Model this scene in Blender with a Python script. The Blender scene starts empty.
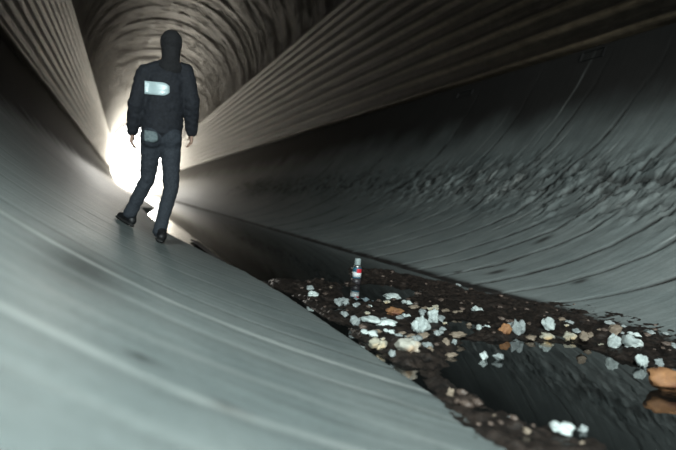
import bpy, bmesh, math, random
import numpy as np
from mathutils import Vector, Matrix, noise

random.seed(7)
S = bpy.context.scene
COL = S.collection

# ---------------------------------------------------------------- camera geometry
F = 600.0; VP = (125, 187); ROLL = 6.0
CAM = np.array([-2.52, 0.0, 0.73]); R = 6.34; ZB = -0.12
_a = np.array([VP[0]-338, -(VP[1]-225), -F], float); _a /= np.linalg.norm(_a)
_s, _c = math.sin(math.radians(ROLL)), math.cos(math.radians(ROLL))
_u = np.array([_s, _c, -(_a[0]*_s+_a[1]*_c)/_a[2]]); _u /= np.linalg.norm(_u)
_r = np.cross(_a, _u); M = np.array([_r, _a, _u])
def ray(x, y):
    d = M @ np.array([x-338, -(y-225), -F]); return d/d[1]
def at(x, y, Y): return Vector(CAM + ray(x, y)*(Y-CAM[1]))
def water_pt(x, y, z=0.0):
    d = ray(x, y); return Vector(CAM + d*((z-CAM[2])/d[2]))
def surf(X): return ZB + R - np.sqrt(np.maximum(R*R - np.asarray(X, float)**2, 1e-6))
def bank_pt(x, y):
    d = ray(x, y); Y = np.linspace(.3, 60, 30000); P = CAM[:, None] + d[:, None]*Y
    i = np.argmax((np.abs(P[0]) > R) | (P[2] < surf(P[0]))); return Vector(P[:, i])

# ---------------------------------------------------------------- helpers
def link(o, parent=None):
    COL.objects.link(o)
    if parent is not None: o.parent = parent
    return o
def mesh_obj(name, bm, mat, parent=None, smooth=True):
    me = bpy.data.meshes.new(name); bm.normal_update(); bm.to_mesh(me); bm.free()
    if mat: me.materials.append(mat)
    if smooth:
        for p in me.polygons: p.use_smooth = True
    return link(bpy.data.objects.new(name, me), parent)
def tag(o, label=None, cat=None, group=None, kind=None):
    if label: o['label'] = label
    if cat: o['category'] = cat
    if group: o['group'] = group
    if kind: o['kind'] = kind
    return o
def grid_obj(name, X, Y, Z, mat, attr=None, smooth=True):
    """X,Y,Z arrays (n,m) -> mesh grid, with optional float point attributes"""
    n, m = X.shape
    v = np.stack([X, Y, Z], -1).reshape(-1, 3)
    i = np.arange(n*m).reshape(n, m)
    f = np.stack([i[:-1, :-1], i[1:, :-1], i[1:, 1:], i[:-1, 1:]], -1).reshape(-1, 4)
    me = bpy.data.meshes.new(name)
    me.vertices.add(len(v)); me.vertices.foreach_set('co', v.astype(np.float32).ravel())
    me.loops.add(f.size); me.loops.foreach_set('vertex_index', f.astype(np.int32).ravel())
    me.polygons.add(len(f)); me.polygons.foreach_set('loop_start', np.arange(0, f.size, 4, dtype=np.int32))
    me.update(calc_edges=True); me.validate()
    if smooth: me.polygons.foreach_set('use_smooth', np.ones(len(f), bool))
    for k, A in (attr or {}).items():
        at_ = me.attributes.new(k, 'FLOAT', 'POINT'); at_.data.foreach_set('value', A.astype(np.float32).ravel())
    me.materials.append(mat)
    return link(bpy.data.objects.new(name, me))

_rng = np.random.RandomState(3)
_T = _rng.rand(256, 256)
def vnoise(x, y):
    xi = np.floor(x).astype(int); yi = np.floor(y).astype(int); fx = x-xi; fy = y-yi
    fx = fx*fx*(3-2*fx); fy = fy*fy*(3-2*fy)
    g = lambda a, b: _T[a % 256, b % 256]
    return (g(xi, yi)*(1-fx)+g(xi+1, yi)*fx)*(1-fy) + (g(xi, yi+1)*(1-fx)+g(xi+1, yi+1)*fx)*fy
def fbm(x, y, o=4):
    s = 0; a = .5; t = 0
    for k in range(o):
        s = s + a*vnoise(x*2**k+17*k, y*2**k+31*k); t += a; a *= .5
    return s/t
def sstep(a, b, x):
    t = np.clip((x-a)/(b-a), 0, 1); return t*t*(3-2*t)

# ---------------------------------------------------------------- materials
class NT:
    def __init__(s, name, rough=.6, spec=.5):
        s.m = bpy.data.materials.new(name); s.m.use_nodes = True; s.n = s.m.node_tree
        s.b = s.n.nodes['Principled BSDF']; s.b.inputs['Roughness'].default_value = rough
        s.b.inputs['Specular IOR Level'].default_value = spec
        s.tc = s.n.nodes.new('ShaderNodeTexCoord')
    def node(s, t, **k):
        nd = s.n.nodes.new(t)
        for a, b in k.items(): setattr(nd, a, b)
        return nd
    def l(s, a, b): s.n.links.new(a, b)
    def noise(s, scale, stretch=(1, 1, 1), detail=5, rough=.6):
        mp = s.node('ShaderNodeMapping'); mp.inputs['Scale'].default_value = stretch
        s.l(s.tc.outputs['Object'], mp.inputs['Vector'])
        n = s.node('ShaderNodeTexNoise'); n.inputs['Scale'].default_value = scale
        n.inputs['Detail'].default_value = detail; n.inputs['Roughness'].default_value = rough
        s.l(mp.outputs[0], n.inputs['Vector']); return n.outputs['Fac']
    def ramp(s, fac, stops):
        r = s.node('ShaderNodeValToRGB'); e = r.color_ramp.elements
        while len(e) < len(stops): e.new(.5)
        for i, (p, c) in enumerate(stops):
            e[i].position = p; e[i].color = (*c, 1) if len(c) == 3 else c
        s.l(fac, r.inputs[0]); return r.outputs[0]
    def mix(s, fac, a, b, mode='MIX'):
        m = s.node('ShaderNodeMix', data_type='RGBA', blend_type=mode)
        for sock, v in ((m.inputs['Factor'], fac), (m.inputs['A'], a), (m.inputs['B'], b)):
            pass
        A = [i for i in m.inputs if i.name == 'A' and i.type == 'RGBA'][0]
        B = [i for i in m.inputs if i.name == 'B' and i.type == 'RGBA'][0]
        Fi = m.inputs[0]
        for sock, v in ((Fi, fac), (A, a), (B, b)):
            if hasattr(v, 'links') or isinstance(v, bpy.types.NodeSocket): s.l(v, sock)
            elif isinstance(v, tuple): sock.default_value = (*v, 1)
            else: sock.default_value = v
        return [o for o in m.outputs if o.type == 'RGBA'][0]
    def math(s, op, a, b=None, clamp=False):
        m = s.node('ShaderNodeMath', operation=op, use_clamp=clamp)
        for sock, v in zip(m.inputs, (a, b)):
            if v is None: continue
            if isinstance(v, bpy.types.NodeSocket): s.l(v, sock)
            else: sock.default_value = v
        return m.outputs[0]
    def attr(s, name):
        a = s.node('ShaderNodeAttribute', attribute_name=name); return a.outputs['Fac']
    def bump(s, h, strength=.4, dist=.02):
        b = s.node('ShaderNodeBump'); b.inputs['Strength'].default_value = strength; b.inputs['Distance'].default_value = dist
        s.l(h, b.inputs['Height']); s.l(b.outputs[0], s.b.inputs['Normal'])
    def color(s, c):
        if isinstance(c, tuple): s.b.inputs['Base Color'].default_value = (*c, 1)
        else: s.l(c, s.b.inputs['Base Color'])
    def done(s): return s.m

def simple(name, c1, c2, scale=8, rough=.7, bump=.2, dist=.01, spec=.4, stretch=(1, 1, 1)):
    t = NT(name, rough, spec); n = t.noise(scale, stretch)
    t.color(t.ramp(n, [(.35, c1), (.65, c2)])); t.bump(n, bump, dist); return t.done()

# concrete of the curved floor
t = NT('concrete', .62, .35)
big = t.noise(1.2, (1, .6, 1), 6); fine = t.noise(38, (1, 1, 1), 5, .7)
streak = t.noise(3.0, (.35, 6, .35), 5, .65)
base = t.ramp(big, [(.3, (.155, .185, .185)), (.7, (.235, .265, .26))])
base = t.mix(.55, base, t.ramp(streak, [(.3, (.5, .5, .5)), (.62, (1, 1, 1))]), 'MULTIPLY')
base = t.mix(.35, base, t.ramp(fine, [(.35, (.55, .55, .55)), (.6, (1, 1, 1))]), 'MULTIPLY')
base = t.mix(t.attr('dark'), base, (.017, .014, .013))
base = t.mix(t.attr('pale'), base, (.50, .52, .50))
t.color(base)
h = t.math('ADD', t.math('MULTIPLY', fine, .5), t.math('MULTIPLY', streak, .9))
t.l(t.math('MULTIPLY', t.math('SUBTRACT', 1.0, t.attr('dark'), True), .38), t.b.inputs['Specular IOR Level'])
t.l(t.math('ADD', t.math('MULTIPLY', t.attr('dark'), .3), .6), t.b.inputs['Roughness'])
t.bump(h, .45, .012)
M_CONC = t.done()

# brick arch
t = NT('arch_brick', .5, .5)
n1 = t.noise(1.1, (.5, 3.2, .5), 6, .7); n2 = t.noise(5, (.6, 3, .6), 5, .7)
br = t.node('ShaderNodeTexBrick'); br.inputs['Scale'].default_value = 1.0
uv = t.node('ShaderNodeCombineXYZ'); t.l(t.attr('arc'), uv.inputs[0]); t.l(t.attr('along'), uv.inputs[1])
t.l(uv.outputs[0], br.inputs['Vector'])
br.inputs['Brick Width'].default_value = .9; br.inputs['Row Height'].default_value = .38; br.inputs['Mortar Size'].default_value = .03
br.inputs['Color1'].default_value = (1, .95, .9, 1); br.inputs['Color2'].default_value = (.45, .42, .4, 1); br.inputs['Mortar'].default_value = (.1, .1, .1, 1)
c = t.ramp(n1, [(.38, (.006, .005, .004)), (.53, (.028, .021, .016)), (.68, (.30, .24, .18))])
c = t.mix(.7, c, br.outputs['Color'], 'MULTIPLY')
t.color(c)
t.bump(t.math('ADD', t.math('MULTIPLY', n1, 1.2), t.math('MULTIPLY', n2, .9)), 1.0, .2)
M_ARCH = t.done()

# ribbed side wall boards
def board_mat(name, ca, cb):
    t = NT(name, .48, .5)
    n = t.noise(2.2, (.4, .10, 3.5), 6, .65); g = t.noise(9, (1, .05, 9), 4, .6)
    c = t.ramp(n, [(.3, ca), (.7, cb)])
    c = t.mix(.5, c, t.ramp(g, [(.35, (.45, .43, .4)), (.6, (1, 1, 1))]), 'MULTIPLY')
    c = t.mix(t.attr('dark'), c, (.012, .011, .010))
    d_ = t.noise(3.2, (1, 1.1, 1.6), 4, .7)
    c = t.mix(.6, c, t.ramp(d_, [(.40, (.35, .33, .31)), (.56, (1, 1, 1))]), 'MULTIPLY')
    t.color(c); t.bump(t.math('ADD', t.math('ADD', n, g), t.math('MULTIPLY', d_, 1.4)), .6, .05); return t.done()
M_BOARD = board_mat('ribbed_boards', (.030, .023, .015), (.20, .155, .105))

M_SILT = simple('wet_silt', (.006, .005, .0045), (.030, .022, .018), 22, .55, .8, .02, .3)
M_LEDGE = simple('dark_concrete', (.03, .03, .03), (.055, .055, .052), 3, .8, .4, .02)
M_PEB = simple('pebble', (.05, .035, .028), (.16, .12, .10), 14, .5, .3)

t = NT('water', .015, .6)
t.color((.006, .007, .007)); t.b.inputs['IOR'].default_value = 1.45
w = t.noise(5.0, (1, .5, 1), 3, .5); t.bump(w, .02, .02)
M_WATER = t.done()

def rock_mat(name, a, b, c=None):
    t = NT(name, .7, .35); n = t.noise(9, detail=5); n2 = t.noise(3.5, detail=2)
    col = t.ramp(n, [(.32, a), (.6, b)])
    if c: col = t.mix(t.ramp(n2, [(.47, (0, 0, 0)), (.6, (1, 1, 1))]), col, c)
    t.color(col); t.bump(n, .6, .03); return t.done()
RM = {
 'white': rock_mat('white_stone', (.26, .30, .30), (.56, .62, .60)),
 'cream': rock_mat('cream_stone', (.24, .22, .17), (.46, .44, .36), (.50, .33, .15)),
 'orange': rock_mat('orange_brown_stone', (.20, .095, .045), (.36, .18, .08), (.10, .035, .025)),
 'tan': rock_mat('tan_stone', (.11, .085, .062), (.24, .19, .145)),
 'grey': rock_mat('grey_stone', (.14, .16, .16), (.30, .33, .33)),
 'ochre': rock_mat('white_ochre_stone', (.28, .27, .23), (.54, .53, .47), (.50, .26, .10)),
}

# ================================================================ SETTING
Y0, Y1 = -7.0, 150.0
HW = 6.12; ZS = 4.56; ZT = 10.05      # half width, bottom and top of ribbed side walls

# --- curved concrete floor (dense near the camera)
xs = np.concatenate([np.linspace(-6.28, 6.28, 300)])
ys = np.concatenate([np.arange(Y0, 0.3, .25), np.arange(.3, 14, .022), np.arange(14, 34, .12), np.arange(34, Y1+.1, 1.0)])
X, Y = np.meshgrid(xs, ys, indexing='ij')
Z = surf(X)
arc = R*np.arcsin(X/R)
dark = np.zeros_like(X); pale = np.zeros_like(X); dz = np.zeros_like(X)
wob = .16*(fbm(arc*.8, Y*.25, 3)-.5)*2
def joint(y, skew, width, dk, pl, depth, x0, x1, seed, off=0.0):
    global dark, pale, dz
    c = y + skew*X + wob + .05*(fbm(arc*2.5+seed*9.1, Y*0+seed, 3)-.5)
    d = np.abs(Y-c)
    ww = width*(.45+1.1*fbm(arc*1.3+seed*5, Y*0+seed*3, 3))
    m = np.exp(-(d/ww)**2) * sstep(x0-.25, x0+.1, X)*(1-sstep(x1-.3, x1+.15, X))
    e = .35+.65*fbm(arc*6+seed, Y*8, 3)
    dark = np.maximum(dark, dk*m*np.minimum(1, e*1.3))
    if pl:
        m2 = np.exp(-(np.abs(Y-c-ww*1.9)/(ww*.9))**2) * sstep(x0-.25, x0+.1, X)*(1-sstep(x1-.3, x1+.15, X))
        pale = np.maximum(pale, pl*m2*e)
        dz += .002*m2*(x0 > 0)
    dz -= depth*m*(1 if x0 > 0 else .35)
# right bank: dark drip cracks running down to the water
k = 0
for y in (4.95, 5.7, 6.35, 7.1, 7.75, 8.3, 9.3, 10.1, 10.7, 11.9, 12.8, 14.1, 15.2, 17.0, 19.0, 21.5, 24):
    k += 1
    joint(y, -.22, .042 if y < 14 else .06, 1.0, .0, .02, .75 if k % 3 else 1.4, 6.2 if k % 2 else 4.2+.8*math.sin(k*3), k)
for q in range(26):
    y = random.uniform(4.2, 15); x0 = random.uniform(3.0, 4.8); joint(y, -.22, .02, .7, .35, .01, x0, x0+random.uniform(.5, 1.5), 40+q)
# left bank: shuttering lines, dark on one side, pale ridge on the other
for i, (y, wd, dk, pl, dp) in enumerate([(.72, .02, .12, .2, .003), (.98, .022, .25, .55, .004), (1.34, .02, .15, .3, .003), (1.75, .022, .30, .35, .004), (2.12, .03, .30, .85, .005), (2.52, .022, .55, .25, .006),
        (2.95, .022, .25, .2, .004), (3.5, .03, .25, .3, .004), (4.1, .03, .2, .25, .004), (4.7, .03, .25, .2, .004), (5.4, .03, .2, .2, .004), (6.2, .03, .2, .2, .004), (7.2, .04, .25, .2, .004), (8.6, .05, .2, .2, .004), (10, .05, .2, .2, .004), (12, .06, .2, .2, .004)]):
    joint(y, -.08, wd, dk, pl, dp, -6.0, -.6, 80+i)
# spalled scabby belt on the right bank
belt = np.exp(-((Z-1.55-.25*(fbm(Y*.5, Y*0, 2)-.5))/.55)**2)*(X > 0)*(Y < 40)
sp = fbm(arc*5.5, Y*5.5, 5); spm = sstep(.44, .66, sp)*belt
dz += .10*spm*fbm(arc*13, Y*13, 3) - .05*belt*sstep(.55, .7, fbm(arc*5+40, Y*5, 4))
dark = np.maximum(dark, .35*belt*(fbm(arc*3, Y*3, 4)))
dark = np.maximum(dark, .75*belt*sstep(.5, .66, fbm(arc*5+40, Y*5, 4)))
# finer pitting
dz += .006*(fbm(arc*7, Y*7, 4)-.5)
# spots
for (x, y, rx, ry) in ((2.95, 6.83, .16, .07), (1.88, 6.29, .15, .08), (1.62, 6.75, .08, .05), (2.1, 5.1, .1, .05), (-2.45, 1.32, .035, .025), (-2.28, 1.2, .045, .03)):
    dark = np.maximum(dark, .85*np.exp(-(((X-x)/rx)**2+((Y-y)/ry)**2)**1.4))
# shade below the ribbed walls painted into the colour, and tide line by the water
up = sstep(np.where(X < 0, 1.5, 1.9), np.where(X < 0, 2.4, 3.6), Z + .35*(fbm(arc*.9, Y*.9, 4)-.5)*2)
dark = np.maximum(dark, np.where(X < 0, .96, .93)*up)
edge = np.exp(-((np.abs(X)-1.30-.07*(fbm(Y*2.3, X*0, 4)-.5))/.10)**2)*(X > 0) + .6*np.exp(-((X+1.16)/.06)**2)
dark = np.maximum(dark, np.clip(edge*1.4*(.5+fbm(arc*8, Y*6, 3)), 0, .96))
# smudge on left bank
dark = np.maximum(dark, .65*np.exp(-(((X+2.62)/.14)**2+((Y-2.2)/.5)**2)))
# hollow added beyond the walker so the water there mirrors the right wall
ep = sorted([(water_pt(x, y).y, water_pt(x, y).x) for x, y in ((168, 246), (194, 254.5), (218, 263.5), (248, 273.5))])
ep = [(ep[0][0]-1.2, -1.2)] + ep + [(ep[-1][0]+9, ep[-1][1]-.12), (ep[-1][0]+18, -1.2)]
EY = np.interp(Y, [e[0] for e in ep], [e[1] for e in ep]) + .03*(fbm(Y*3, X*0, 3)-.5)
hol = sstep(EY-.04, EY+.05, X)*(X < 0)
tot = Z+dz; low = np.minimum(tot, -.03-.02*fbm(arc*5, Y*5, 3)); dz = dz + (low-tot)*hol
dark = np.maximum(dark, .5*hol)
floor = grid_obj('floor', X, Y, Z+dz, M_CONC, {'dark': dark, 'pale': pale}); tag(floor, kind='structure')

# --- ribbed side walls
def ribbed(side, name):
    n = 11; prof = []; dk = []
    hgt = (ZT-ZS)/n
    for i in range(n):
        z0 = ZS + i*hgt
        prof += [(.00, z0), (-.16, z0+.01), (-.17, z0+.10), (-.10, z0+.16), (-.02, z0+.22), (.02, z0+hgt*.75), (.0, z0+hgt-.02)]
        dk += [.8, 0, .1, .8, .95, .8, .9]  # lips kept pale as if lit, shade in the grooves painted dark
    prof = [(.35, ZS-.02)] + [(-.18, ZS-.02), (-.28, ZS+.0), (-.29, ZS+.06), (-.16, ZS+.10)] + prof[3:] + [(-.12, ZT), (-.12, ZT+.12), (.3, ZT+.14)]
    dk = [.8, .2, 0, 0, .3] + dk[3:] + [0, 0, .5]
    pts = np.array(prof); ys = np.concatenate([np.arange(Y0, 40, .5), np.arange(40, Y1+1, 2.0)])
    P, YY = np.meshgrid(np.arange(len(pts)), ys, indexing='ij')
    wv = .012*(fbm(YY*.35+side*9, P*.15, 3)-.5)*2
    XX = side*(HW + pts[P, 0] + wv); ZZ = pts[P, 1] + .03*(fbm(YY*.5, P*0+side*3, 2)-.5)
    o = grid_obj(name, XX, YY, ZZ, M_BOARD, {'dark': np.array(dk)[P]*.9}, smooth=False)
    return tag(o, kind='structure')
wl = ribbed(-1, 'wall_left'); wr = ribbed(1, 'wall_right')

# --- brick arch ceiling with irregular rings
RA = 6.15
th = np.linspace(-.03, math.pi+.03, 120)
ys = np.concatenate([np.arange(Y0, 95, .17), np.arange(95, Y1+.5, .5)])
TH, YY = np.meshgrid(th, ys, indexing='ij')
ring = np.abs(np.sin(YY*math.pi/1.55 + .25*np.sin(TH*2)))**.6
ring2 = fbm(YY*.9, TH*.7+3, 4)
brk = fbm(YY*2.4, TH*9, 3)
rad = RA + .06*ring + .22*(ring2-.5) + .10*(brk-.5)
rad = RA + .04 + (rad-RA)*sstep(0, .12, np.minimum(TH+.03, math.pi+.03-TH))
arch = grid_obj('ceiling', np.cos(TH)*rad, YY, ZT+.1+np.sin(TH)*rad*.96, M_ARCH, {'arc': TH*RA, 'along': YY})
tag(arch, kind='structure')

# --- added unseen end wall, stops world light leaking in behind the camera
bm = bmesh.new()
vs = [bm.verts.new((x, Y0+.02, z)) for x, z in ((-7, -1), (7, -1), (7, 17), (-7, 17))]
bm.faces.new(vs)
tag(mesh_obj('light_block_back', bm, M_LEDGE, smooth=False), kind='structure')

# --- ground outside the tunnel mouth
bm = bmesh.new()
vs = [bm.verts.new(p) for p in ((-40, Y1-.5, .3), (40, Y1-.5, .3), (40, Y1+60, .5), (-40, Y1+60, .5))]
bm.faces.new(vs)
# dug channel sides
go = tag(mesh_obj('ground', bm, simple('pale_ground', (.5, .5, .48), (.7, .7, .66), .6), smooth=False), kind='structure')

# --- drain slots under the right ribbed wall
def drain(px, py, L, hh, label):
    d = ray(px, py); tt = (5.92-CAM[0])/d[0]; p = CAM + d*tt
    z = min(p[2], 4.4)
    bm = bmesh.new()
    xin = math.sqrt(max(0, R*R-(ZB+R-z)**2))
    ang = math.atan2(xin, R+ZB-z)
    bmesh.ops.create_cube(bm, size=1.0, matrix=Matrix.Diagonal((.12, L, hh, 1)))
    # slot frame: hollow out the inner face
    f = max(bm.faces, key=lambda f: -f.calc_center_median().x)
    r_ = bmesh.ops.inset_region(bm, faces=[f], thickness=.03)
    bmesh.ops.translate(bm, verts=f.verts, vec=(.09, 0, 0))
    o = mesh_obj('drain_opening', bm, M_HOLE, smooth=False)
    o.location = (xin+.02, p[1], z); o.rotation_euler = (0, math.pi/2-ang, 0)
    tag(o, label, 'drain')
    return o
M_HOLE = simple('drain_black', (.004, .004, .004), (.008, .008, .008), 5, .8)  # black colour stands in for the darkness inside the slots
drain(588, 54, .62, .20, 'nearer dark slot drain in the right wall below the lowest rib')
drain(462, 94, .75, .16, 'farther dark slot drain in the right wall below the lowest rib')

# --- water
bm = bmesh.new()
vs = [bm.verts.new(p) for p in ((-2.3, Y0+.1, 0), (1.5, Y0+.1, 0), (1.5, Y1-.2, 0), (-2.3, Y1-.2, 0))]
bm.faces.new(vs)
tag(mesh_obj('water', bm, M_WATER, smooth=False), 'still shallow water lying along the middle of the tunnel floor', 'water', kind='stuff')

# --- silt mats
def inside(poly, X, Y):
    r = np.zeros(X.shape, bool); n = len(poly)
    for i in range(n):
        x1, y1 = poly[i]; x2, y2 = poly[(i+1) % n]
        c = ((y1 > Y) != (y2 > Y)) & (X < (x2-x1)*(Y-y1)/(y2-y1+1e-12)+x1); r ^= c
    return r
def wpoly(pts): return [tuple(water_pt(x, y))[:2] for x, y in pts]
main = wpoly([(262, 280), (300, 281), (335, 284), (352, 281), (346, 268), (395, 272), (455, 287), (500, 297), (560, 309), (620, 320), (690, 346), (690, 366), (640, 368), (600, 352), (560, 343), (500, 341), (466, 341), (452, 362), (440, 385), (400, 365), (370, 352), (340, 328), (300, 300)])
pool = wpoly([(345, 286), (382, 283), (420, 291), (400, 301), (366, 304), (345, 300)])
pool2 = wpoly([(455, 318), (475, 322), (470, 336), (450, 334)])
left = wpoly([(400, 362), (450, 384), (520, 418), (600, 436), (640, 460), (560, 520), (500, 480), (420, 380)])
gx = np.arange(-1.5, 1.62, .0125); gy = np.arange(1.0, 9.6, .0125)
GX, GY = np.meshgrid(gx, gy, indexing='ij')
m = (inside(main, GX, GY) | inside(left, GX, GY)) & ~inside(pool, GX, GY) & ~inside(pool2, GX, GY)
m = m.astype(float)
for _ in range(3):
    k_ = 4
    m = (m + np.roll(m, k_, 0) + np.roll(m, -k_, 0) + np.roll(m, k_, 1) + np.roll(m, -k_, 1))/5
nz = fbm(GX*7, GY*7, 5); nf = fbm(GX*30, GY*30, 3)
H = -.035 + m*(.030+.085*nz) - .012 + .022*(nf-.5)*m + .02*(nz-.5)
H = np.minimum(H, .075)
H = np.maximum(H, surf(GX)-.03)*1.0
H = np.where(m > .3, np.maximum(H, surf(GX)+.012*(nf-.35)*sstep(.3, .6, m)-.003), H)
silt = grid_obj('silt', GX, GY, H, M_SILT)
tag(silt, 'dark wet silt and litter banked up across the water', 'silt', kind='stuff')
def silt_h(x, y):
    i = int(np.clip((x-gx[0])/.0125, 0, len(gx)-1)); j = int(np.clip((y-gy[0])/.0125, 0, len(gy)-1)); return max(0., float(H[i, j]), float(surf(x)))

# ================================================================ ROCKS
def rock_mesh(seed, dims, lumps=1, flat=1.0, rough=.42):
    rnd = random.Random(seed); bm = bmesh.new()
    for L in range(lumps):
        c = Vector((0, 0, 0)) if lumps == 1 else Vector(((L/(lumps-1)-.5)*.75+rnd.uniform(-.1, .1), rnd.uniform(-.3, .3), rnd.uniform(-.2, .15)))
        s = 1.0 if lumps == 1 else rnd.uniform(.5, .78)
        ret = bmesh.ops.create_icosphere(bm, subdivisions=3 if lumps < 3 else 3, radius=s)
        off = Vector((rnd.uniform(0, 90), rnd.uniform(0, 90), seed*3.3))
        cuts = [(Vector((rnd.gauss(0, 1), rnd.gauss(0, 1), rnd.gauss(0, .8))).normalized(), rnd.uniform(.6, .85)*s) for _ in range(7)]
        for v in ret['verts']:
            p = v.co.copy()
            for nn, dd in cuts:
                q = p.dot(nn)
                if q > dd: p -= nn*(q-dd)*.9
            k = 1 + rough*noise.noise(p*1.7+off) + rough*.7*noise.noise(p*4.5+off)
            v.co = p*k + c
    xs = [v.co.x for v in bm.verts]; ysr = [v.co.y for v in bm.verts]; zs = [v.co.z for v in bm.verts]
    for v in bm.verts:
        v.co.x = (v.co.x-(max(xs)+min(xs))/2)/(max(xs)-min(xs))*dims[0]
        v.co.y = (v.co.y-(max(ysr)+min(ysr))/2)/(max(ysr)-min(ysr))*dims[1]
        v.co.z = (v.co.z-min(zs))/(max(zs)-min(zs))*dims[2]
    return bm
ROCKS = [
 # cx, cy(base line), w, h, lumps, material, label, depth factor
 (311, 290, 9, 5, 1, 'grey', 'small pale chip just behind the flat white stone at the far left of the debris'),
 (314, 298, 13, 7, 1, 'white', 'flat white stone alone at the far left end of the debris'),
 (343, 308, 17, 11, 2, 'grey', 'greyish white lump lying left of the upright can'),
 (345, 318, 11, 7, 1, 'grey', 'small grey stone below the lump left of the can'),
 (356, 326, 12, 11, 1, 'grey', 'rounded grey stone touching the left end of the long white slab'),
 (368, 317, 9, 6, 1, 'cream', 'little cream stone behind the left end of the long white slab'),
 (394, 301, 21, 8, 1, 'white', 'flat white stone farthest back, right of the can'),
 (397, 316, 21, 9, 1, 'orange', 'flat orange-brown stone behind the long white slab'),
 (381, 327, 42, 10, 2, 'white', 'long low white slab lying in the middle of the debris'),
 (423, 336, 24, 22, 3, 'white', 'biggest lumpy white rock at the centre of the debris'),
 (434, 324, 14, 17, 1, 'white', 'tall rounded white rock right behind the biggest lumpy white rock'),
 (444, 331, 9, 5, 1, 'grey', 'small flat grey chip right of the biggest lumpy white rock'),
 (380, 350, 21, 12, 2, 'cream', 'dull cream lump left of the broad ochre-bottomed rock'),
 (393, 357, 9, 8, 1, 'grey', 'small pale stone wedged before the dull cream lump'),
 (411, 355, 29, 17, 1, 'ochre', 'broad white rock with an ochre underside near the left bank'),
 (431, 352, 8, 7, 1, 'tan', 'small tan stone right of the broad ochre-bottomed rock'),
 (447, 346, 10, 9, 1, 'tan', 'tan stone left of a small pale stone in dark silt'),
 (455, 345, 7, 7, 1, 'grey', 'small pale stone in dark silt right of a tan stone'),
 (459, 287, 7, 4, 1, 'grey', 'tiny pale chip in the silt below the right bank'),
 (480, 313, 15, 8, 2, 'white', 'small two-lobed white stone farthest back on the right silt strip'),
 (483, 332, 13, 8, 2, 'white', 'low white stone directly behind the two white stones standing in clear water'),
 (485, 360, 11, 10, 1, 'white', 'round bright white stone, left one of two standing in clear water'),
 (500, 361, 14, 9, 1, 'grey', 'greyer flat stone, right one of two standing in clear water'),
 (507, 336, 17, 14, 1, 'orange', 'orange-tan rock leaning against a grey-white rock at the edge of clear water'),
 (520, 337, 17, 20, 2, 'grey', 'tall grey-white rock with an orange-tan rock against its left side'),
 (533, 340, 14, 6, 1, 'tan', 'low tan stone between the grey-white rock and the cream rock'),
 (551, 330, 19, 15, 1, 'white', 'white rock behind the cream rock on the right silt strip'),
 (550, 341, 19, 9, 1, 'cream', 'low cream rock in front of a white rock at the edge of clear water'),
 (571, 325, 12, 6, 1, 'grey', 'thin grey chip between two groups of rocks near the right bank'),
 (572, 341, 17, 11, 2, 'cream', 'beige lump left of a brownish stone at the edge of clear water'),
 (586, 341, 13, 12, 1, 'tan', 'brownish stone right of the beige lump at the edge of clear water'),
 (618, 336, 19, 14, 1, 'tan', 'tan rock half hidden behind the pair of big white rocks'),
 (617, 350, 17, 20, 1, 'white', 'squarish white rock, left one of the pair at the right'),
 (638, 349, 27, 17, 2, 'white', 'wide white rock, right one of the pair at the right'),
 (645, 368, 19, 17, 2, 'white', 'white rock behind the large orange-brown boulder'),
 (662, 367, 14, 11, 1, 'grey', 'dull grey stone right behind the large orange-brown boulder'),
 (676, 395, 54, 32, 1, 'orange', 'large orange-brown boulder cut by the right edge of the picture'),
 (566, 437, 30, 17, 3, 'white', 'white lumpy rock nearest the camera at the bottom edge'),
 (585, 432, 13, 9, 1, 'grey', 'small pale stone touching the right side of the nearest white rock'),
 (529, 435, 12, 9, 1, 'tan', 'rounded tan stone left of the nearest white rock'),
 (583, 447, 10, 8, 1, 'tan', 'small tan stone below the nearest white rock'),
 (495, 418, 5, 5, 1, 'tan', 'tiny tan pebble, left of two in the near silt'),
 (511, 419, 6, 5, 1, 'grey', 'tiny pale pebble, right of two in the near silt'),
 (451, 397, 9, 11, 1, 'tan', 'lone tan stone in the silt beside the left bank'),
 (330, 290, 7, 4, 1, 'tan', 'small tan chip between the flat white stone and the can'),
 (470, 326, 7, 4, 1, 'tan', 'small tan chip left of the low white stone'),
 (600, 333, 10, 6, 1, 'tan', 'brown chip behind the brownish stone on the right silt strip'),
]
TAKEN = []
def free(x, y, r): return all((x-a)**2+(y-b)**2 > (r+c)**2 for a, b, c in TAKEN)
for i, (cx, cy, w_, h_, lp, mt, lab) in enumerate(ROCKS):
    p = water_pt(cx, cy)
    for _ in range(3): p = water_pt(cx, cy, silt_h(p.x, p.y)*.8)
    sc = (p.y)/F*1.04
    w, hh = w_*sc, h_*sc*1.12
    dpt = min(w*.8, hh*1.5+.02)
    bm = rock_mesh(100+i, (w, dpt, hh), lp)
    o = mesh_obj('rock', bm, RM[mt]); o.location = (p.x, p.y+dpt*.4, p.z-hh*.08-.004)
    o.rotation_euler = (0, 0, random.uniform(-.2, .2)-.35)
    TAKEN.append((o.location.x, o.location.y, max(w, dpt)*.5))
    tag(o, lab, 'rock', 'pale rocks lying in the silt and water')

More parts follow.
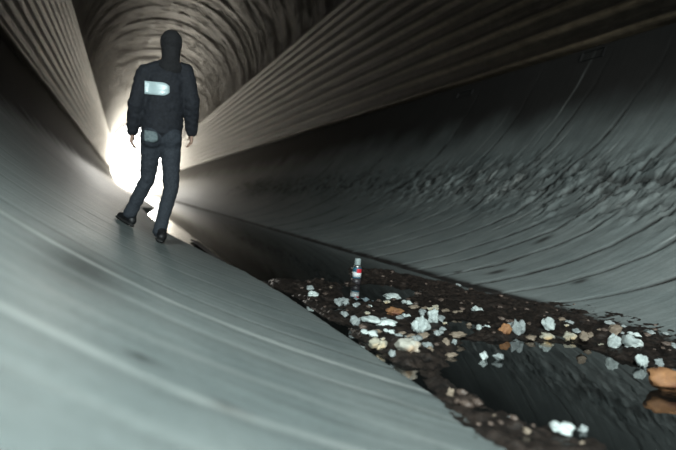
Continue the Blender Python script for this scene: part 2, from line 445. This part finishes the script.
CH = [(rx_*1.0, ry_, c_) for rx_, ry_, c_ in ()]
chipm = []
for k in range(6):
    bm = rock_mesh(700+k, (.075, .06, .042), 1+(k % 2))
    me = bpy.data.meshes.new('stone_chip'); bm.normal_update(); bm.to_mesh(me); bm.free(); me.materials.append([RM['grey'], RM['cream'], RM['tan'], RM['white'], RM['tan'], RM['grey']][k])
    for p in me.polygons: p.use_smooth = True
    chipm.append(me)
rc = random.Random(5)
zones = [((340, 460), (308, 360), 34), ((480, 676), (326, 352), 20)]
for (xa, xb), (ya, yb), n_ in zones:
    k = 0
    while k < n_:
        px = rc.uniform(xa, xb); py = rc.uniform(ya, yb); p = water_pt(px, py)
        i = int((p.x-gx[0])/.0125); j = int((p.y-gy[0])/.0125)
        if not (0 <= i < len(gx) and 0 <= j < len(gy)) or m[i, j] < .6: continue
        s_ = rc.uniform(.45, 1.25)
        if not free(p.x, p.y, .045*s_): continue
        TAKEN.append((p.x, p.y, .048*s_))
        o = link(bpy.data.objects.new('stone_chip', chipm[rc.randrange(6)]))
        o.location = (p.x, p.y, silt_h(p.x, p.y)-.004); o.scale = (s_*rc.uniform(.9, 1.5), s_, s_); o.rotation_euler = (0, 0, rc.uniform(-.5, .5))
        tag(o, 'small pale stone chip lying between the larger rocks on the silt', 'stone', 'stone chips between the rocks'); k += 1

# small dark pebbles strewn in the silt
pm = [None]*4
for k in range(4):
    bm = rock_mesh(900+k, (.045, .035, .022), 1)
    pm[k] = bm
meshes = []
for k, bm in enumerate(pm):
    me = bpy.data.meshes.new('pebble'); bm.to_mesh(me); bm.free(); me.materials.append(M_PEB)
    for p in me.polygons: p.use_smooth = True
    meshes.append(me)
cnt = 0
while cnt < 90:
    px = random.uniform(290, 672); py = random.uniform(268, 440); p = water_pt(px, py)
    i = int((p.x-gx[0])/.0125); j = int((p.y-gy[0])/.0125)
    if not (0 <= i < len(gx) and 0 <= j < len(gy)) or m[i, j] < .75 or not free(p.x, p.y, .035): continue
    o = link(bpy.data.objects.new('pebble', meshes[cnt % 4])); s_ = random.uniform(.5, 1.5)
    o.location = (p.x, p.y, silt_h(p.x, p.y)-.004); o.scale = (s_, s_, s_); o.rotation_euler = (0, 0, random.uniform(0, 6))
    tag(o, 'small brownish pebble bedded in the dark wet silt', 'pebble', 'pebbles strewn over the silt'); cnt += 1

# ================================================================ CAN + plastic sheet
def lathe(prof, seg=32):
    bm = bmesh.new(); rings = []
    for r_, z in prof:
        rings.append([bm.verts.new((r_*math.cos(2*math.pi*i/seg), r_*math.sin(2*math.pi*i/seg), z)) for i in range(seg)])
    for a, b in zip(rings, rings[1:]):
        for i in range(seg): bm.faces.new((a[i], a[(i+1) % seg], b[(i+1) % seg], b[i]))
    bm.faces.new(list(reversed(rings[0]))); bm.faces.new(rings[-1]); return bm
def plain(name, c, rough=.4, metal=0.0, spec=.5):
    t = NT(name, rough, spec); n = t.noise(30); t.color(t.ramp(n, [(.3, tuple(x*.8 for x in c)), (.7, c)]))
    t.b.inputs['Metallic'].default_value = metal; return t.done()
pc = water_pt(356, 284)
can = bpy.data.objects.new('spray_can', None); link(can); can.location = (pc.x, pc.y, -.01)
can.rotation_euler = (math.radians(0), math.radians(-2), math.radians(20))
tag(can, 'upright blue and silver aerosol can standing in the shallow water', 'can')
mesh_obj('body', lathe([(.040, 0), (.044, .004), (.044, .175), (.043, .18)]), plain('blue_paint', (.03, .13, .20), .35), can)
mesh_obj('label_band', lathe([(.0446, .085), (.0446, .135)]), plain('white_print', (.75, .80, .82), .4), can)
mesh_obj('base_ring', lathe([(.0448, .0), (.0448, .075)]), plain('dark_print', (.04, .035, .04), .4), can)
bm = bmesh.new()
for a0 in range(10):
    pass
bm = bmesh.new(); q = []
for zz in (.128, .168):
    q.append([bm.verts.new((.0452*math.cos(math.radians(a)), .0452*math.sin(math.radians(a)), zz)) for a in range(225, 345, 10)])
for i in range(len(q[0])-1): bm.faces.new((q[0][i], q[0][i+1], q[1][i+1], q[1][i]))
mesh_obj('red_patch', bm, plain('red_print', (.65, .03, .05), .4), can)
mesh_obj('shoulder', lathe([(.043, .18), (.036, .196), (.026, .205), (.024, .21)]), plain('bare_metal', (.5, .52, .52), .3, .9), can)
mesh_obj('cap', lathe([(.030, .205), (.032, .208), (.031, .262), (.028, .270), (.012, .272)]), plain('grey_cap', (.30, .36, .36), .5), can)
bm = bmesh.new()
gp = {}
for i in range(9):
    for j in range(6):
        x = (i/8-.5)*.15; y = (j/5-.5)*.09
        gp[i, j] = bm.verts.new((x, y, .012+.018*noise.noise(Vector((x*22, y*30, 2)))+.01*math.sin(i*1.3)))
for i in range(8):
    for j in range(5):
        if (i, j) not in ((0, 0), (7, 4), (0, 4)): bm.faces.new((gp[i, j], gp[i+1, j], gp[i+1, j+1], gp[i, j+1]))
o = mesh_obj('plastic_scrap', bm, plain('bluish_plastic', (.30, .38, .42), .3)); pp = water_pt(362, 306)
o.location = (pp.x, pp.y, silt_h(pp.x, pp.y)+.0); o.rotation_euler = (0, 0, .2)
tag(o, 'crumpled bluish plastic scrap lying in front of the upright can', 'litter')

# ================================================================ PERSON
def capsule(bm, p0, p1, r0, r1, seg=18, n=8, fl=1.0, flax=None):
    """round cone between joints; fl squashes it along axis flax"""
    p0 = Vector(p0); p1 = Vector(p1); d = p1-p0; L = d.length; ax = d.normalized()
    s1 = ax.orthogonal().normalized(); s2 = ax.cross(s1)
    if flax is not None:
        s2 = (Vector(flax)-ax*ax.dot(Vector(flax))).normalized(); s1 = s2.cross(ax)
    rings = []; st = []
    for i in range(5): a = -math.pi/2 + (math.pi/2)*i/5; st.append((math.sin(a)*r0, math.cos(a)*r0))
    for i in range(n+1): st.append((L*i/n, r0+(r1-r0)*i/n))
    for i in range(1, 6): a = (math.pi/2)*i/5; st.append((L+math.sin(a)*r1, max(math.cos(a)*r1, 1e-4)))
    for h_, r_ in st:
        r_ = max(r_, 1e-4)
        rings.append([bm.verts.new(p0+ax*h_+s1*(r_*math.cos(2*math.pi*k/seg))+s2*(r_*fl*math.sin(2*math.pi*k/seg))) for k in range(seg)])
    for a, b in zip(rings, rings[1:]):
        for k in range(seg): bm.faces.new((a[k], a[(k+1) % seg], b[(k+1) % seg], b[k]))
    bm.faces.new(list(reversed(rings[0]))); bm.faces.new(rings[-1])
def ellipsoid(bm, c, rx, ry, rz, rot=None):
    mt = Matrix.Translation(Vector(c)) @ (rot if rot else Matrix.Identity(4)) @ Matrix.Diagonal((rx, ry, rz, 1))
    bmesh.ops.create_icosphere(bm, subdivisions=4, radius=1, matrix=mt)
def remeshed(name, bm, mat, voxel, parent, smooth_it=4, wrinkle=0.0):
    me = bpy.data.meshes.new(name+'_src'); bm.to_mesh(me); bm.free()
    o = bpy.data.objects.new(name+'_src', me); COL.objects.link(o)
    rm = o.modifiers.new('r', 'REMESH'); rm.mode = 'VOXEL'; rm.voxel_size = voxel; rm.use_smooth_shade = True
    if smooth_it:
        sm = o.modifiers.new('s', 'SMOOTH'); sm.factor = .5; sm.iterations = smooth_it
    dg = bpy.context.evaluated_depsgraph_get(); dg.update()
    out = bpy.data.meshes.new_from_object(o.evaluated_get(dg))
    COL.objects.unlink(o); bpy.data.objects.remove(o); bpy.data.meshes.remove(me)
    if wrinkle:
        for v in out.vertices:
            p = v.co
            v.co += v.normal*wrinkle*(noise.noise(Vector((p.x*14, p.y*14, p.z*26)))+.5*noise.noise(Vector((p.x*40, p.y*40, p.z*30))))
    out.name = name; out.materials.clear(); out.materials.append(mat)
    for p in out.polygons: p.use_smooth = True
    return link(bpy.data.objects.new(name, out), parent)

rf = bank_pt(159, 242); lf = bank_pt(126, 224); 
YP = rf.y + .12
def J(x, y, dy=0.0): return at(x, y, YP+dy)
person = bpy.data.objects.new('person', None); link(person); person.location = (rf.x, rf.y, rf.z)
tag(person, 'person in dark hooded jacket and jeans walking away along the left bank', 'person')
inv = Matrix.Translation(-person.location)
O = person.location
def Q(x, y, dy=0.0): return J(x, y, dy)-O

headc = Q(171, 44.5); neck = Q(170.5, 62); chest = Q(166, 82); waist = Q(163, 112); pelvis = Q(161.5, 131)
shL = Q(145.5, 73); elL = Q(136.5, 102, -.02); wrL = Q(132.5, 131, .08)
shR = Q(185.5, 73); elR = Q(191.5, 103, -.02); wrR = Q(191.5, 132, .10)
hipL = Q(152, 136); hipR = Q(171, 137)
rfl = rf-O; lfl = lf-O
lfl = at(126, 224, min(lf.y, rf.y+.60))-O; lfl.z = float(surf((lfl+O).x))-O.z
knL = Q(148, 178, .12); anL = at(130.5, 212, (lfl+O).y-.06)-O; anL = Vector((anL.x, anL.y, max(anL.z, lfl.z+.09)))
knR = Q(171, 188, -.02); anR = at(160, 230, rf.y+.02)-O
UP = Vector((0, 0, 1)); YA = Vector((0, 1, 0)); XA = Vector((1, 0, 0))

def hand(bm, wr, dirv, palm_n, side, curl=.35):
    """palm with four fingers and thumb; dirv down the hand, palm_n facing the thigh, side = thumb direction"""
    d = Vector(dirv).normalized(); n = Vector(palm_n); n = (n-d*n.dot(d)).normalized(); t_ = n.cross(d)
    if t_.dot(Vector(side)) < 0: t_ = -t_
    ellipsoid(bm, wr+d*.045, .001, .001, .001)
    for k, off in enumerate((.030, .011, -.009, -.028)):
        capsule(bm, wr+t_*off*.6, wr+d*.09+t_*off*1.1, .018, .015, 12, 4)
        L = (.078, .086, .081, .064)[k]; b0 = wr+d*(.092-.004*abs(k-1))+t_*off*1.12
        a = curl*(1+.15*k); pv = b0
        for sgm, fr in enumerate((.45, .32, .23)):
            a2 = a*(sgm+.6); dd = (d*math.cos(a2)+n*math.sin(a2)).normalized(); nx = pv+dd*L*fr
            capsule(bm, pv, nx, .0098-.0007*sgm, .0092-.0008*sgm, 10, 3); pv = nx
    b0 = wr+d*.025+t_*.026; b1 = b0+(d*.75+t_*.65+n*.2).normalized()*.04; b2 = b1+(d*.95+t_*.25+n*.3).normalized()*.030; b3 = b2+(d+n*.3).normalized()*.024
    capsule(bm, b0, b1, .013, .011, 10, 3); capsule(bm, b1, b2, .0105, .0095, 10, 3); capsule(bm, b2, b3, .0095, .008, 10, 3)

# body: one continuous skin
bm = bmesh.new()
ellipsoid(bm, headc+Vector((0, -.0, .008)), .074, .092, .100)
ellipsoid(bm, headc+Vector((0, .028, -.055)), .055, .062, .058)          # jaw
capsule(bm, headc+Vector((0, .088, .012)), headc+Vector((0, .104, -.022)), .010, .016, 12, 3)  # nose
capsule(bm, headc+Vector((-.022, .085, -.055)), headc+Vector((.022, .085, -.055)), .009, .009, 12, 3)  # lips
for sx in (-1, 1):
    ellipsoid(bm, headc+Vector((sx*.031, .076, .014)), .015, .012, .011)   # eyes
    ellipsoid(bm, headc+Vector((sx*.078, -.004, -.008)), .010, .020, .032)  # ears
capsule(bm, headc+Vector((0, -.012, -.06)), neck+Vector((0, -.005, -.03)), .052, .060)
capsule(bm, neck-UP*.06, waist, .12, .12, 20, 8, .7, YA); capsule(bm, waist, pelvis, .12, .14, 20, 6, .75, YA)
for a, b, c_ in ((shL, elL, wrL), (shR, elR, wrR)):
    capsule(bm, neck-UP*.07, a, .06, .055); capsule(bm, a, b, .052, .040); capsule(bm, b, c_, .040, .026)
for a, b, c_ in ((hipL, knL, anL), (hipR, knR, anR)):
    capsule(bm, a, b, .080, .050); capsule(bm, b, c_, .050, .036)
capsule(bm, anL, anL+Vector((-.015, .03, -.045)), .034, .03); capsule(bm, anR, anR+Vector((.0, .03, -.05)), .034, .03)
hand(bm, wrL, (wrL-elL).normalized()+Vector((.02, .05, 0)), XA, YA); hand(bm, wrR, (wrR-elR).normalized()+Vector((-.02, .05, 0)), -XA, YA)
M_SKIN = simple('skin', (.30, .19, .15), (.40, .26, .20), 20, .55, .1)
remeshed('body', bm, M_SKIN, .0055, person, 2)

# trousers
bm = bmesh.new()
ellipsoid(bm, pelvis+Vector((0, 0, .01)), .165, .125, .13)
ellipsoid(bm, hipL+Vector((.0, -.035, -.01)), .10, .10, .11); ellipsoid(bm, hipR+Vector((-.0, -.035, -.01)), .10, .10, .11)
capsule(bm, waist, pelvis, .145, .155, 24, 6, .75, YA)
for a, b, c_ in ((hipL, knL, anL), (hipR, knR, anR)):
    mid = b.lerp(c_, .35)
    capsule(bm, a, b, .100, .068); capsule(bm, b, mid, .068, .064); capsule(bm, mid, c_, .064, .058)
    capsule(bm, c_-(c_-b).normalized()*.05, c_-(c_-b).normalized()*-.01, .062, .064)
M_JEAN = simple('grey_blue_denim', (.016, .020, .027), (.030, .036, .046), 60, .85, .5, .004)
tr = remeshed('trousers', bm, M_JEAN, .012, person, 4, .007)

# jacket
bm = bmesh.new()
capsule(bm, Q(169, 73), chest, .140, .185, 28, 6, .66, YA); capsule(bm, chest, waist, .185, .178, 28, 6, .68, YA)
capsule(bm, waist, Q(162, 126), .178, .188, 28, 6, .72, YA)
for a, b, c_ in ((shL, elL, wrL), (shR, elR, wrR)):
    capsule(bm, neck-UP*.035, a, .075, .078)
    capsule(bm, a, b, .082, .074); m_ = b.lerp(c_, .5); capsule(bm, b, m_, .075, .066); capsule(bm, m_, c_-(c_-b).normalized()*.01, .066, .056)
capsule(bm, neck-UP*.04, neck+UP*.025, .095, .078)
M_JACK = simple('dark_navy_cloth', (.006, .007, .010), (.012, .014, .020), 45, .85, .5, .004)
jk = remeshed('jacket', bm, M_JACK, .011, person, 4, .009)
# hood up over the head
bm = bmesh.new()
ellipsoid(bm, headc+Vector((0, -.022, .012)), .098, .108, .114)
capsule(bm, headc+Vector((0, -.03, -.02)), neck+Vector((0, -.03, .0)), .086, .080)
capsule(bm, neck+Vector((0, -.03, .0)), neck+Vector((0, -.035, -.05)), .085, .115, 20, 4, .8, YA)
remeshed('hood', bm, simple('black_cloth', (.005, .005, .006), (.011, .011, .013), 50, .9, .4, .003), .011, person, 4, .005)

# reflective panel, pocket patch
def on_back(target, pts_px, mat, name, off=.006, nx=10, ny=5, rnd=.5):
    """a small cloth patch laid on the surface seen from behind (rays cast along +y onto the garment)"""
    from mathutils.bvhtree import BVHTree
    me = target.data; bvh = BVHTree.FromPolygons([v.co for v in me.vertices], [p.vertices for p in me.polygons])
    x0, y0, x1, y1 = pts_px; bm = bmesh.new(); g = {}
    for i in range(nx+1):
        for j in range(ny+1):
            u_, v_ = i/nx, j/ny
            yy = v_; e = max(0, (u_-.72)/.28); vv = .5+(v_-.5)*(1-rnd*e*e)
            P = J(x0+(x1-x0)*u_, y0+(y1-y0)*vv + 2.2*u_, -.6)-O
            px_, py_ = x0+(x1-x0)*u_, y0+(y1-y0)*vv + 2.2*u_
            h_ = bvh.ray_cast(P, (J(px_, py_, 0)-J(px_, py_, -.6)).normalized())
            q_ = h_[0] if h_[0] else J(x0+(x1-x0)*u_, y0+(y1-y0)*v_)-O
            g[i, j] = bm.verts.new(q_-YA*off)
    for i in range(nx):
        for j in range(ny): bm.faces.new((g[i, j], g[i+1, j], g[i+1, j+1], g[i, j+1]))
    o = mesh_obj(name, bm, mat, person)
    s_ = o.modifiers.new('t', 'SOLIDIFY'); s_.thickness = .003
    return o
t = NT('reflective_panel', .35, .6); t.color((.40, .50, .52)); t.b.inputs['Emission Color'].default_value = (.55, .68, .72, 1); t.b.inputs['Emission Strength'].default_value = .03  # faint emission imitates light thrown back by the panel
p_ = on_back(jk, (144.5, 81, 169.5, 94), t.done(), 'reflective_panel'); p_['label'] = 'pale blue reflective panel across the back'
p_ = on_back(tr, (144, 130, 158, 141), simple('worn_denim', (.09, .12, .13), (.16, .20, .21), 40, .8, .2), 'back_pocket', .006); p_['label'] = 'pale worn back pocket'

# shoes
M_SHOE = simple('black_leather', (.006, .006, .007), (.014, .014, .015), 30, .5, .2, .003)
M_SOLE = simple('rubber', (.010, .010, .010), (.02, .02, .02), 30, .8)
def shoe(an, base, fwd):
    f = Vector(fwd).normalized(); n_ = Vector((-surf_slope((base+O).x), 0, 1)).normalized(); f = (f-n_*f.dot(n_)).normalized()
    b = base.copy(); b.z = float(surf((b+O).x))-O.z
    bm = bmesh.new()
    capsule(bm, b-f*.06+n_*.055, b+f*.06+n_*.052, .042, .044, 18, 5)
    capsule(bm, b+f*.06+n_*.050, b+f*.15+n_*.042, .046, .036, 18, 5)
    capsule(bm, b-f*.045+n_*.06, an.lerp(b-f*.03+n_*.1, .3), .045, .048)
    u_ = remeshed('shoe', bm, M_SHOE, .010, person, 3)
    bm = bmesh.new()
    for (q0, q1, r0, r1) in ((-.07, .05, .040, .046), (.05, .155, .048, .040)):
        capsule(bm, b+f*q0+n_*.018, b+f*q1+n_*.018, r0, r1, 18, 4, .42, n_)
    remeshed('sole', bm, M_SOLE, .008, u_, 2)
def surf_slope(x): return float((surf(x+.01)-surf(x-.01))/.02)
shoe(anR, rf-O, (.10, 1, 0)); shoe(anL, lfl, (-.55, .85, 0))

# ================================================================ LIGHT
def light(name, typ, loc, energy, color, size=None, target=None, **k):
    L = bpy.data.lights.new(name, typ); L.energy = energy; L.color = color
    if typ == 'AREA': L.shape = 'DISK'; L.size = size
    elif size is not None and typ in ('POINT', 'SPOT'): L.shadow_soft_size = size
    for a, b in k.items(): setattr(L, a, b)
    o = link(bpy.data.objects.new(name, L)); o.location = loc
    if target is not None: o.rotation_euler = (Vector(target)-Vector(loc)).to_track_quat('-Z', 'Y').to_euler()
    return o
light('torch_light', 'SPOT', (-3.5, -1.4, 2.4), 1900, (.88, 1.0, .98), .12, (-1.4, 4.5, .2), spot_size=math.radians(125), spot_blend=.8)
light('wall_fill_light', 'SPOT', (-1.2, -6.3, 5.2), 1900, (.88, 1.0, 1.0), .2, (4.2, 8.5, .3), spot_size=math.radians(75), spot_blend=.7)  # added fill from behind the camera, brightens the right wall
light('far_wall_fill_light', 'SPOT', (1.2, -3.5, 3.2), 4700, (.95, 1.0, .97), .15, (4.2, 20, .3), spot_size=math.radians(46), spot_blend=.9)  # extra fill added to lift the far right wall, no lamp there
light('sun', 'SUN', (0, Y1+20, 20), .35, (1, .97, .90), None, None, angle=.03).rotation_euler = (math.radians(-84), 0, math.radians(-1.2))
# haze volume added in the far tunnel to give bloom around the mouth
bm = bmesh.new(); sec = [(x, float(surf(x))+.25) for x in np.linspace(-5.4, 5.4, 13)] + [(5.45*math.cos(a), ZT+5.3*math.sin(a)) for a in np.linspace(0, math.pi, 17)]
ra = [bm.verts.new((x, 12, z)) for x, z in sec]; rb = [bm.verts.new((x, Y1-2.5, z)) for x, z in sec]; ns = len(sec)
for i in range(ns): bm.faces.new((ra[i], ra[(i+1) % ns], rb[(i+1) % ns], rb[i]))
bm.faces.new(list(reversed(ra))); bm.faces.new(rb); bmesh.ops.recalc_face_normals(bm, faces=bm.faces[:])
vm = bpy.data.materials.new('bloom_haze'); vm.use_nodes = True; vn = vm.node_tree; vn.nodes.remove(vn.nodes['Principled BSDF'])
vs_ = vn.nodes.new('ShaderNodeVolumeScatter'); vs_.inputs['Density'].default_value = .0012; vs_.inputs['Anisotropy'].default_value = .75
vs_.inputs['Color'].default_value = (1, .96, .88, 1); vn.links.new(vs_.outputs[0], vn.nodes['Material Output'].inputs['Volume'])
mo = mesh_obj('bloom_haze', bm, vm, smooth=False); tag(mo, 'added haze volume giving the bloom in front of the bright tunnel mouth', 'bloom_haze', kind='stuff')
light('mouth_light', 'AREA', (0, Y1-1.5, 7), 9000, (1, .90, .72), 9, (0, 0, 5))
W = bpy.data.worlds.new('world'); S.world = W; W.use_nodes = True
bg = W.node_tree.nodes['Background']; bg.inputs[0].default_value = (1, .98, .93, 1); bg.inputs[1].default_value = 4
W.cycles.sampling_method = 'NONE'

# ================================================================ CAMERA
cd = bpy.data.cameras.new('camera'); cam = link(bpy.data.objects.new('camera', cd))
cd.sensor_fit = 'HORIZONTAL'; cd.sensor_width = 36; cd.lens = 36*F/676; cd.clip_start = .02; cd.clip_end = 600
mw = Matrix([list(M[0])+[CAM[0]], list(M[1])+[CAM[1]], list(M[2])+[CAM[2]], [0, 0, 0, 1]])
cam.matrix_world = mw
cd.dof.use_dof = True; cd.dof.focus_distance = 4.6; cd.dof.aperture_fstop = 1.25
S.camera = cam
S.view_settings.view_transform = 'Standard'; S.view_settings.look = 'None'; S.view_settings.exposure = 0
